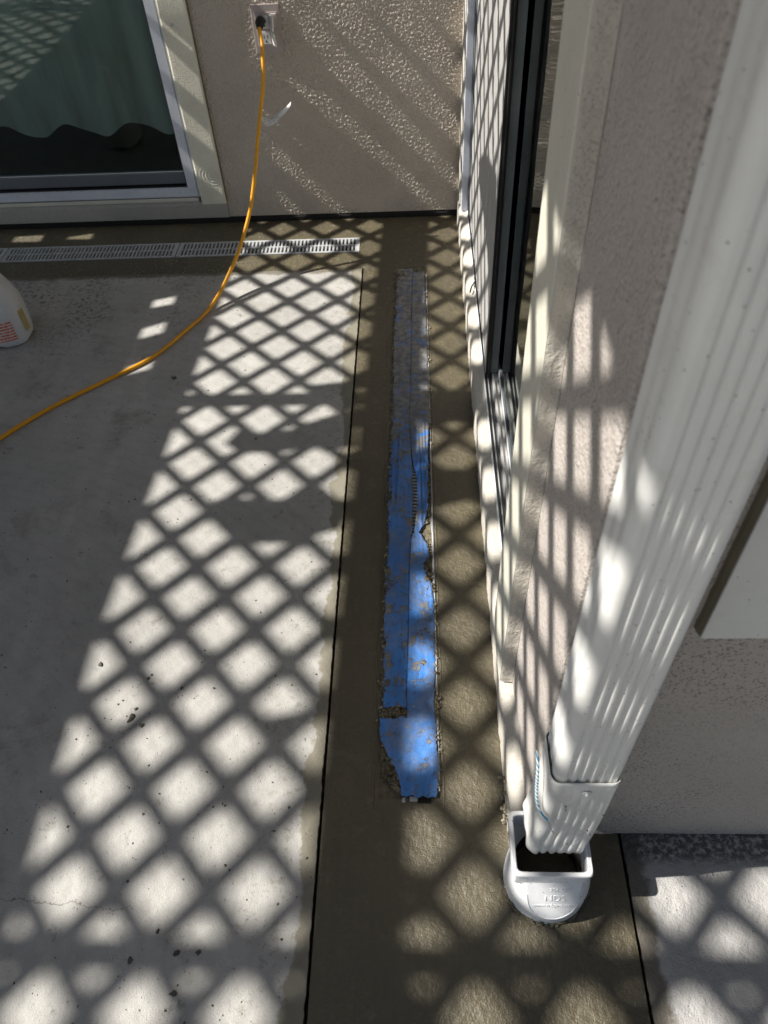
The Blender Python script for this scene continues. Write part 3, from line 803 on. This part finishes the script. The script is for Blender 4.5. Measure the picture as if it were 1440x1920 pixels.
# near jamb trim
bm = bmesh.new(); rr = []
for j in range(241):
    z = .093+1.7*j/240
    e = .0010*mnoise.noise(Vector((z*40, 0, 0)))+.0006*mnoise.noise(Vector((z*150, 2, 0)))
    e2 = .0010*mnoise.noise(Vector((z*33, 5, 0)))
    rr.append([(.2035, .828+e, z), (.1400, .829+e, z), (.1388, .826+e, z), (.1386, .79, z), (.1386, .74, z), (.1388, .703+e2, z), (.1402, .6995+e2, z), (XW-.0005+e2, .6985+e2*2, z), (XW+.003, .690+e2*3, z)])
loft(bm, rr, closed=False); bmesh.ops.recalc_face_normals(bm, faces=bm.faces[:])
jt = link('jamb_trim', bm, M['trim_smooth'], sd)
bm = bmesh.new(); rr = []
for j in range(201):
    z = .094+1.65*j/200; n_ = .0004*mnoise.noise(Vector((z*45, 9, 0)))
    rr.append([(.1408+n_*.4, .6984, z), (.1425, .6972+n_, z), (.1520, .6962+n_, z), (XW-.001, .6952+n_, z), (XW-.0005, .6948+n_, z)])
loft(bm, rr, closed=False); bmesh.ops.recalc_face_normals(bm, faces=bm.faces[:]); link('caulk_return', bm, M['plaster'], jt, True)
bm = bmesh.new(); box(bm, .34, 2.2, .64, 2.58, -.02, 2.3)      # unlit room behind the glass
for f in list(bm.faces):
    if f.calc_center_median().x < .345: bm.faces.remove(f)
r2 = thing('room_shell', 'dark room behind the side door glass', 'room'); bmesh.ops.recalc_face_normals(bm, faces=bm.faces[:]); link('room_wall', bm, M['room'], r2)
# twig caught in the track
bm = bmesh.new()
tube(bm, spline([(.1515, 1.965, .099), (.158, 1.99, .103), (.166, 2.005, .106), (.170, 2.01, .115)], 4), lambda t: .0024-.0012*t, 7)
for q in range(5):
    c = Vector((.1665, 2.0+random.gauss(0, .015), .120+random.gauss(0, .012)))
    ring = [c+Vector((random.gauss(0, .0012), .016*math.cos(a)*random.uniform(.6, 1.1), .014*math.sin(a)*random.uniform(.6, 1.1))) for a in [i*PI/4 for i in range(8)]]
    tube(bm, spline(ring, 4), .0006, 5)
tag(link('twig', bm, M['black']), 'dark curled twig caught on the side door sill', 'twig')

# near wall window trim
nwt = thing('window_trim', 'pale grey board trim on the near wall right of the downspout', 'trim')
boxo('trim_board', (.2955, 1.6, .4445, YN-.0005, .639, 2.3), M['board'], nwt, .0015)
bm = bmesh.new(); box(bm, .389, .43, .4436, .4443, .640, .6452, .0003); link('paint_flake', bm, M['dark_brown'], nwt)
bm = bmesh.new(); rr = []
for j in range(101):
    z = .641+1.6*j/100; e = .0011*mnoise.noise(Vector((z*60, 0, 2)))
    rr.append([(.2948, .4465+e*.8, z), (.2925+e, .4525, z), (.2915+e*1.5, YN-.0006, z)])
loft(bm, rr, closed=False); bmesh.ops.recalc_face_normals(bm, faces=bm.faces[:]); link('shaded_board_side', bm, M['dark_brown'], nwt)  # brown strip painted in for the shaded left side of the board

# ------------------------------------------------------------------ downspout
def ds_ring(cx, x0, x1, y0, y1, z, r=.013, fl=.0024, n=60, amp=None):
    # closed outline, front (y0) carries five flutes, left side two
    pts = []
    def corner(cx_, cy_, a0):
        for q in range(7):
            a = a0+q*PI/12; pts.append((cx_+r*math.cos(a), cy_+r*math.sin(a)))
    L = x1-x0-2*r
    corner(x0+r, y0+r, PI)                                   # left front
    for q in range(1, n):
        t = q/n; m_ = .5-.5*math.cos(2*PI*t*5)
        m_ = m_**2.2
        pts.append((x0+r+L*t, y0+fl*m_))
    corner(x1-r, y0+r, 1.5*PI)
    Ls = y1-y0-2*r
    for q in range(1, 10):
        t = q/10; pts.append((x1-fl*.5*(.5-.5*math.cos(2*PI*t*2)), y0+r+Ls*t))
    corner(x1-r, y1-r, 0)
    for q in range(1, 6): pts.append((x1-r-L*q/6, y1))
    corner(x0+r, y1-r, PI/2)
    for q in range(1, 10):
        t = q/10; pts.append((x0+fl*.5*(.5-.5*math.cos(2*PI*t*2)), y1-r-Ls*t))
    return [(x, y, z) for x, y in pts]
DX0, DX1, DY0, DY1 = .1625, .2470, .3865, YN-.003
ds = thing('downspout', 'white fluted metal downspout on the wall corner', 'downspout')
bm = bmesh.new()
loft(bm, [ds_ring(0, DX0, DX1, DY0, DY1, z) for z in [.36+2.39*i/70 for i in range(71)]])
for v in bm.verts:
    q = v.co; d_ = .0014*mnoise.noise(Vector((q.x*22, q.y*22, q.z*9)))+.0006*mnoise.noise(Vector((q.x*60, q.y*60, q.z*40)))
    v.co.y += d_; v.co.x += d_*.6
up = link('upper_pipe', bm, M['pipe'], ds, True); sol = up.modifiers.new('t', 'SOLIDIFY'); sol.thickness = .0012
bm = bmesh.new(); rr = []
NZ = 26
for j in range(NZ+1):
    t = j/NZ; z = .152+(.402-.152)*t
    g = .0012*max(0, (t-.55)/.45)**.6
    low = max(0, 1-t/.5)
    fl = .0026*(1 if t < .62 else max(.05, 1-(t-.62)*6))
    x0, x1 = DX0-.0026-.0085*low-.5*g, DX1+.0006-.009*low+g*.3
    y0, y1 = DY0-.0030-.009*low*(1-.4*low)-g*.4, DY1+.0005+.0*g
    ring = ds_ring(0, x0, x1, y0, y1, z, .012, fl)
    o = []
    for (x, y, zz) in ring:
        nn = mnoise.noise(Vector((x*45, y*45, zz*26)))*.0022*(.3+low)+mnoise.noise(Vector((x*120, y*120, zz*70)))*.0008*low
        zz2 = zz+(.010*mnoise.noise(Vector((x*38, y*50, 4)))+.16*(x-.20)*-.35 if j == 0 else 0)
        o.append((x+nn*(1 if x > .2 else -1)*.6, y+nn, zz2))
    rr.append(o)
loft(bm, rr); lo = link('lower_elbow', bm, M['pipe'], ds, True); sol = lo.modifiers.new('t', 'SOLIDIFY'); sol.thickness = .0007; sol.offset = -1
bm = bmesh.new()
bmesh.ops.create_cone(bm, segments=22, radius1=.0058, radius2=.0058, depth=.0012, cap_ends=True, matrix=Matrix.Translation((.2075, DY0-.0050, .374)) @ Matrix.Rotation(PI/2, 4, 'X'))
bmesh.ops.create_cone(bm, segments=6, radius1=.0034, radius2=.0032, depth=.004, cap_ends=True, matrix=Matrix.Translation((.2075, DY0-.0070, .374)) @ Matrix.Rotation(PI/2, 4, 'X'))
link('screw', bm, M['pipe'], ds)
for x, z in ((.186, .330), (.188, .318), (.232, .235), (.226, .25), (.205, .195), (.24, .30)):
    bm = bmesh.new(); lump(bm, (x, DY0-.0085 if z < .3 else DY0-.0052, z), .0014, .9, 1)
    link('dirt_speck', bm, M['clod'], ds)
bm = bmesh.new()
tube(bm, spline([(.150, .440, .372), (.1505, .425, .366), (.1500, .412, .352), (.1500, .405, .335), (.1510, .396, .318), (.1540, .388, .305), (.1600, .380, .297), (.1660, .3768, .294)], 6), .0022, 8)
tube(bm, spline([(.1660, .3768, .294), (.169, .3745, .285), (.173, .374, .268), (.179, .3735, .252)], 5), .0007, 5)
tag(link('string', bm, M['string'], None, True), 'blue and white twisted string stuck on the downspout elbow', 'string')

# ------------------------------------------------------------------ downspout adapter
ad = thing('downspout_adapter', 'white plastic drain adapter under the downspout with raised lettering', 'pipe fitting')
ACX, ACY, AR = .1955, .386, .0675
RX, RY, HX, HY, ZR = .1912, .4010, .0582, .0472, .130
N = 144
def rrect(a, hx, hy, r=.010):
    # point on rounded rectangle in direction a
    c, s = math.cos(a), math.sin(a); p = 14
    k = (abs(c/hx)**p+abs(s/hy)**p)**(-1/p); return c*k, s*k
def plane_y(z): return .3185+(.3535-.3185)*(z-.030)/.064
def ad_ring(z, off=0):
    o = []
    t = max(0, min(1, (z-.040)/.054)); t = t*t*(3-2*t)
    R0 = AR-.0125*t
    for q in range(N):
        a = 2*PI*q/N; c, s_ = math.cos(a), math.sin(a)
        ux, uy = RX-ACX, RY-ACY                      # ray from the rim centre to the round foot
        b = ux*c+uy*s_; rc = -b+math.sqrt(max(0, b*b-(ux*ux+uy*uy)+R0*R0))
        rx, ry = rrect(a, HX, HY); rr_ = math.hypot(rx, ry)*(.62+.38*t)
        r = (rc**9+rr_**9)**(1/9) if z < .093 else max(rc, rr_)
        r = max(rc, rr_)*.6+min(r, max(rc, rr_)*1.02)*.4
        x, y = RX+r*c, RY+r*s_
        if z > .030: y = max(y, min(plane_y(z), .3535))
        o.append((x, y, z))
    return o
bm = bmesh.new()
rings = [ad_ring(z) for z in (-.02, .0, .012, .020, .026, .030, .034, .040, .047, .054, .062, .070, .078, .086, .094)]
rings += [ad_ring(.0945), ad_ring(.121)]
lip = lambda z, d: [(RX+rrect(2*PI*q/N, HX+d, HY+d)[0], RY+rrect(2*PI*q/N, HX+d, HY+d)[1], z) for q in range(N)]
rings += [lip(.1215, .0018), lip(.128, .0018), lip(.1300, .0005), lip(.1300, -.0040), lip(.1285, -.0052), lip(.085, -.0062)]
bore = [(ACX+.054*math.cos(2*PI*q/N), ACY+.006+.054*math.sin(2*PI*q/N), .058) for q in range(N)]
rings += [bore]
loft(bm, rings); bmesh.ops.recalc_face_normals(bm, faces=bm.faces[:])
body = link('body', bm, M['pvc'], ad, True)
edge_l, edge_r = [], []
for i in range(1, 20):
    z = .030+.044*(i/19)**1.6; t = max(0, min(1, (z-.040)/.054)); t = t*t*(3-2*t); R0 = AR-.0125*t
    hw = math.sqrt(max(1e-8, R0*R0-(plane_y(z)-ACY)**2))
    edge_l.append((ACX-hw, plane_y(z)+.0003, z)); edge_r.append((ACX+hw, plane_y(z)+.0003, z))
bm = bmesh.new(); tube(bm, spline(edge_l[::-1]+edge_r, 2), .0009, 6); link('face_rim', bm, M['pvc'], ad, True)
body.data.set_sharp_from_angle(angle=math.radians(14))
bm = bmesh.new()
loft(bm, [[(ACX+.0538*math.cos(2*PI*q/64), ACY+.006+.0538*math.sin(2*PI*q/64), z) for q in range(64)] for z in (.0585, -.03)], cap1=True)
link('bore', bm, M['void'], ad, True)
# raised lettering on the slanted face
sl = Vector((0, plane_y(.094)-plane_y(.030), .064)).normalized()         # up along the face
nrm = Vector((0, -sl.z, sl.y))
def text(s, x, z, size, bold=.0):
    cu_ = bpy.data.curves.new('lettering', 'FONT'); cu_.body = s; cu_.size = size; cu_.align_x = 'CENTER'; cu_.extrude = .0004; cu_.offset = bold
    cu_.resolution_u = 3
    t = bpy.data.objects.new('lettering', cu_); COL.objects.link(t)
    me = bpy.data.meshes.new_from_object(t.evaluated_get(bpy.context.evaluated_depsgraph_get()))
    bpy.data.objects.remove(t); bpy.data.curves.remove(cu_)
    me.materials.clear(); me.materials.append(M['pvc'])
    o = bpy.data.objects.new('lettering', me); COL.objects.link(o); o.parent = ad
    p = Vector((x, plane_y(z), z))+nrm*.0003
    ax = Vector((1, 0, 0))
    o.matrix_world = Matrix(((ax.x, sl.x, nrm.x, p.x), (ax.y, sl.y, nrm.y, p.y), (ax.z, sl.z, nrm.z, p.z), (0, 0, 0, 1)))
    return o
bpy.context.view_layer.update()
text('904-STY', .206, .079, .0095); text('NDS', .199, .0625, .0165); text('www.ndspro.com', .197, .0525, .0088)
bm = bmesh.new()     # smeared cement where the fitting meets the concrete
for q in range(150):
    a = random.uniform(-PI*1.02, .05); r = AR+random.gauss(.0005, .0016)
    lump(bm, (ACX+r*math.cos(a), ACY+r*math.sin(a), abs(random.gauss(0, .003))+.0005), random.uniform(.001, .0032), .6, 1, .4, 1.5, a+PI/2)
for q in range(34):
    a = random.uniform(-.75, .1); z = random.uniform(.005, .075)
    r = AR+.0006; lump(bm, (ACX+r*math.cos(a), ACY+r*math.sin(a), z), random.uniform(.0008, .0024), 1.2, 1, .4)
link('cement_smear', bm, M['slurry'], ad, True)

# ------------------------------------------------------------------ sloped lattice screen that throws the diamond shadow (above and left of the view)
def T(ys): return 4.1-.96*ys
def sp(xs, ys, up_=0): return Vector((xs, ys, 0))-_d*(T(ys)+up_)
def inside(xs, ys): return sp(xs, ys).x < .12
def edgeL(y): return -.622-.042*(2.25-y) if y > .6 else -.691+.06*(.6-y)
def beamL(y): return -.127-.033*(2.534-y)
def beamR(y): return .037-.0315*(2.346-y)
def rowy(n): return .36+.0864*n-.000177*n*n
def plank(bm, quad, th=.012):
    prism(bm, [sp(*q) for q in quad], -_d*th)
def rib(bm, a, b, w_=.0125):
    a, b = Vector((*a, 0)), Vector((*b, 0)); t = (b-a)
    if t.length < 1e-4: return
    w_ = .0220-.0060*max(0, min(1, (a.y-.6)/1.0))+(.010 if min(a.y, b.y) > 2.54 else 0); t.normalize(); n_ = Vector((-t.y, t.x, 0))*w_; e = t*w_*.5
    plank(bm, [((a-e+n_).x, (a-e+n_).y), ((b+e+n_).x, (b+e+n_).y), ((b+e-n_).x, (b+e-n_).y), ((a-e-n_).x, (a-e-n_).y)], .006)
def lattice(name, x_of, k0, k1, lo, hi, label, ymin=-.35, ymax=2.655):
    th_ = thing(name, label, 'screen', 'lattice screens over the patio')
    bm = bmesh.new()
    for s in (1, -1):
        for k in range(k0, k1):
            for n in range(-10, 30):
                if (n+k) % 2: continue
                y0, y1 = rowy(n), rowy(n+1)
                if s == 1:
                    cx_, kr = x_of(k, y0), .033-.009*max(0, min(1, (y0-.6)/1.0))
                    if lo(y0) < cx_ < hi(y0) and ymin < y0 < ymax and inside(cx_, y0):
                        prism(bm, [sp(cx_+kr*math.cos(q*PI/4), y0+kr*math.sin(q*PI/4), .001) for q in range(8)], -_d*.008)
                a = (x_of(k, y0), y0); b = (x_of(k+s, y1), y1)
                if y0 < ymin or y1 > ymax+.06: continue
                ok = lambda p: lo(p[1]) <= p[0] <= hi(p[1]) and p[1] <= ymax and inside(*p)
                if ok(a) and ok(b): rib(bm, a, b)
                elif ok(a) or ok(b):
                    if ok(b): a, b = b, a
                    u0, u1 = 0.0, 1.0
                    for _ in range(14):
                        u = (u0+u1)/2; p = (a[0]+(b[0]-a[0])*u, a[1]+(b[1]-a[1])*u)
                        if ok(p): u0 = u
                        else: u1 = u
                    rib(bm, a, (a[0]+(b[0]-a[0])*u0, a[1]+(b[1]-a[1])*u0))
    tag(link('lattice_strands', bm, M['dark_metal'], th_), kind='stuff')
    return th_
# strand crossings sit halfway between the diamond centres
xl = lambda k, y: -.436+.079*(k+1)+.0155*(y-.53)
xr = lambda k, y: .0795+.079*(k+1)+.010*(y-.5)
lattice('lattice_screen', xl, -6, 8, edgeL, beamL, 'dark diamond lattice screen over the patio whose shadow falls left of the blue tape')
lattice('lattice_screen', xr, -4, 26, beamR, lambda y: 1.18, 'dark diamond lattice screen over the patio whose shadow falls right of the blue tape')
lattice('lattice_screen', xl, -34, -18, lambda y: -3.0, lambda y: -2.0, 'dark diamond lattice screen far to the left of the patio')
fr = thing('screen_frame', 'dark beams carrying the lattice screens above the patio', 'frame')
def beam(name, quad): 
    bm = bmesh.new(); plank(bm, quad, .03); bmesh.ops.recalc_face_normals(bm, faces=bm.faces[:]); return link(name, bm, M['dark_metal'], fr)
beam('long_beam', [(beamL(-.35), -.35), (beamR(-.35), -.35), (beamR(2.655), 2.655), (beamL(2.655), 2.655)])
beam('cross_beam', [(edgeL(.26), .2420), (beamL(.26), .2360), (beamL(.28), .2890), (edgeL(.28), .2960)])
beam('cross_beam', [(beamR(.26), .2360), (1.18, .224), (1.18, .278), (beamR(.28), .2890)])
beam('cross_beam', [(edgeL(1.6), 1.590), (beamL(1.6), 1.588), (beamL(1.6), 1.642), (edgeL(1.6), 1.646)])
beam('cross_beam', [(beamR(1.6), 1.588), (.80, 1.586), (.80, 1.636), (beamR(1.6), 1.642)])
cn = thing('added_sun_cover', 'added unseen board cover keeping the sun off the left of the patio', 'added_cover')  # occluder added out of view, gaps cut to place the sun spots
def slab(quad): 
    bm = bmesh.new(); plank(bm, quad, .02); bmesh.ops.recalc_face_normals(bm, faces=bm.faces[:]); return link('added_board', bm, M['added_cover'], cn)
Y0, Y1 = -.35, 2.655
def strip(x0, x1, gaps, e1=None):
    ys = [(Y0, Y0)]+[g for ab in gaps for g in ab]+[(Y1, Y1)]
    for a, b in zip(ys[::2], ys[1::2]):
        n_ = 5 if e1 else 1
        for q in range(n_):
            la, lb = a[0]+(b[0]-a[0])*q/n_, a[0]+(b[0]-a[0])*(q+1)/n_
            ra, rb = a[1]+(b[1]-a[1])*q/n_, a[1]+(b[1]-a[1])*(q+1)/n_
            slab([(x0, la), (e1(la) if e1 else x1, ra), (e1(lb) if e1 else x1, rb), (x0, lb)])
strip(-.785, 0, [], edgeL)
strip(-.848, -.7852, [((1.742, 1.765), (1.775, 1.812)), ((1.915, 1.945), (1.965, 1.998)), ((2.080, 2.100), (2.120, 2.142))])
strip(-1.175, -.8482, [])
strip(-1.26, -1.1752, [((2.532, 2.528), (2.545, 2.566))])
strip(-1.36, -1.2602, [])
strip(-1.46, -1.3602, [((2.524, 2.520), (2.560, 2.566))])
strip(-2.0, -1.4602, [])
# added opaque strip, out of view, ending the sunlight high on the side wall
for q in range(10):
    ya, yb = Y0+(2.2-Y0)*q/10, Y0+(2.2-Y0)*(q+1)/10
    x1a, x1b = min(1.75, .10+.7*T(ya)), min(1.75, .10+.7*T(yb))
    if min(x1a, x1b) > 1.11: slab([(1.085, ya), (x1a, ya), (x1b, yb), (1.085, yb)])
# added flat shapes above the lattice, outlined to cast the dark blotches
BL = [[(-.303,1.677),(-.171,1.696),(-.166,1.553),(-.212,1.583),(-.271,1.596),(-.298,1.624)],
      [(-.511,1.443),(-.476,1.508),(-.418,1.482),(-.348,1.492),(-.28,1.529),(-.227,1.553),(-.172,1.539),(-.166,1.423),(-.256,1.409),(-.28,1.438),(-.339,1.411),(-.422,1.405),(-.479,1.416)],
      [(-.508,1.245),(-.467,1.253),(-.403,1.245),(-.344,1.244),(-.287,1.252),(-.263,1.274),(-.211,1.245),(-.18,1.24),(-.18,1.15),(-.239,1.128),(-.261,1.107),(-.332,1.104),(-.38,1.104),(-.455,1.131),(-.45,1.15),(-.469,1.184),(-.495,1.217)],
      [(.01,1.590),(.091,1.596),(.27,1.61),(.26,1.48),(.16,1.485),(.088,1.514),(.02,1.482)],
      [(.005,1.334),(.082,1.34),(.19,1.335),(.18,1.237),(.136,1.237),(.077,1.221),(.005,1.193)],
      [(-.298,.676),(-.256,.684),(-.195,.695),(-.190,.667),(-.237,.643),(-.277,.635)],
      [(.56,2.19),(.67,2.0),(.75,1.70),(.68,1.59),(.55,1.52),(.475,1.63),(.53,1.88),(.52,2.1)]]
for P in BL:
    bm = bmesh.new(); prism(bm, [sp(x, y, .035) for x, y in P], -_d*.01); bmesh.ops.recalc_face_normals(bm, faces=bm.faces[:])
    tag(link('shadow_shape', bm, M['leaf']), 'added flat shape over the lattice screen, outlined to throw a dark blotch', 'shadow shape', 'added shadow shapes over the lattice')
# unseen slab added overhead to cut down the skylight
ub = thing('added_sky_slab', 'added unseen slab dimming the sky over the right half of the patio', 'added slab')
boxo('sky_blocker', (-1.15, 3.0, -4.5, YF+.6, 2.86, 3.10), M['sky_blocker'], ub)
# posts under the frame
for (x, y) in ((edgeL(.0), .0), (-2.0, .0), (-2.0, 2.4)):
    p = sp(x, y); boxo('post', (p.x-.04, p.x+.04, p.y-.04, p.y+.04, 0.0, p.z), M['dark_metal'], fr)
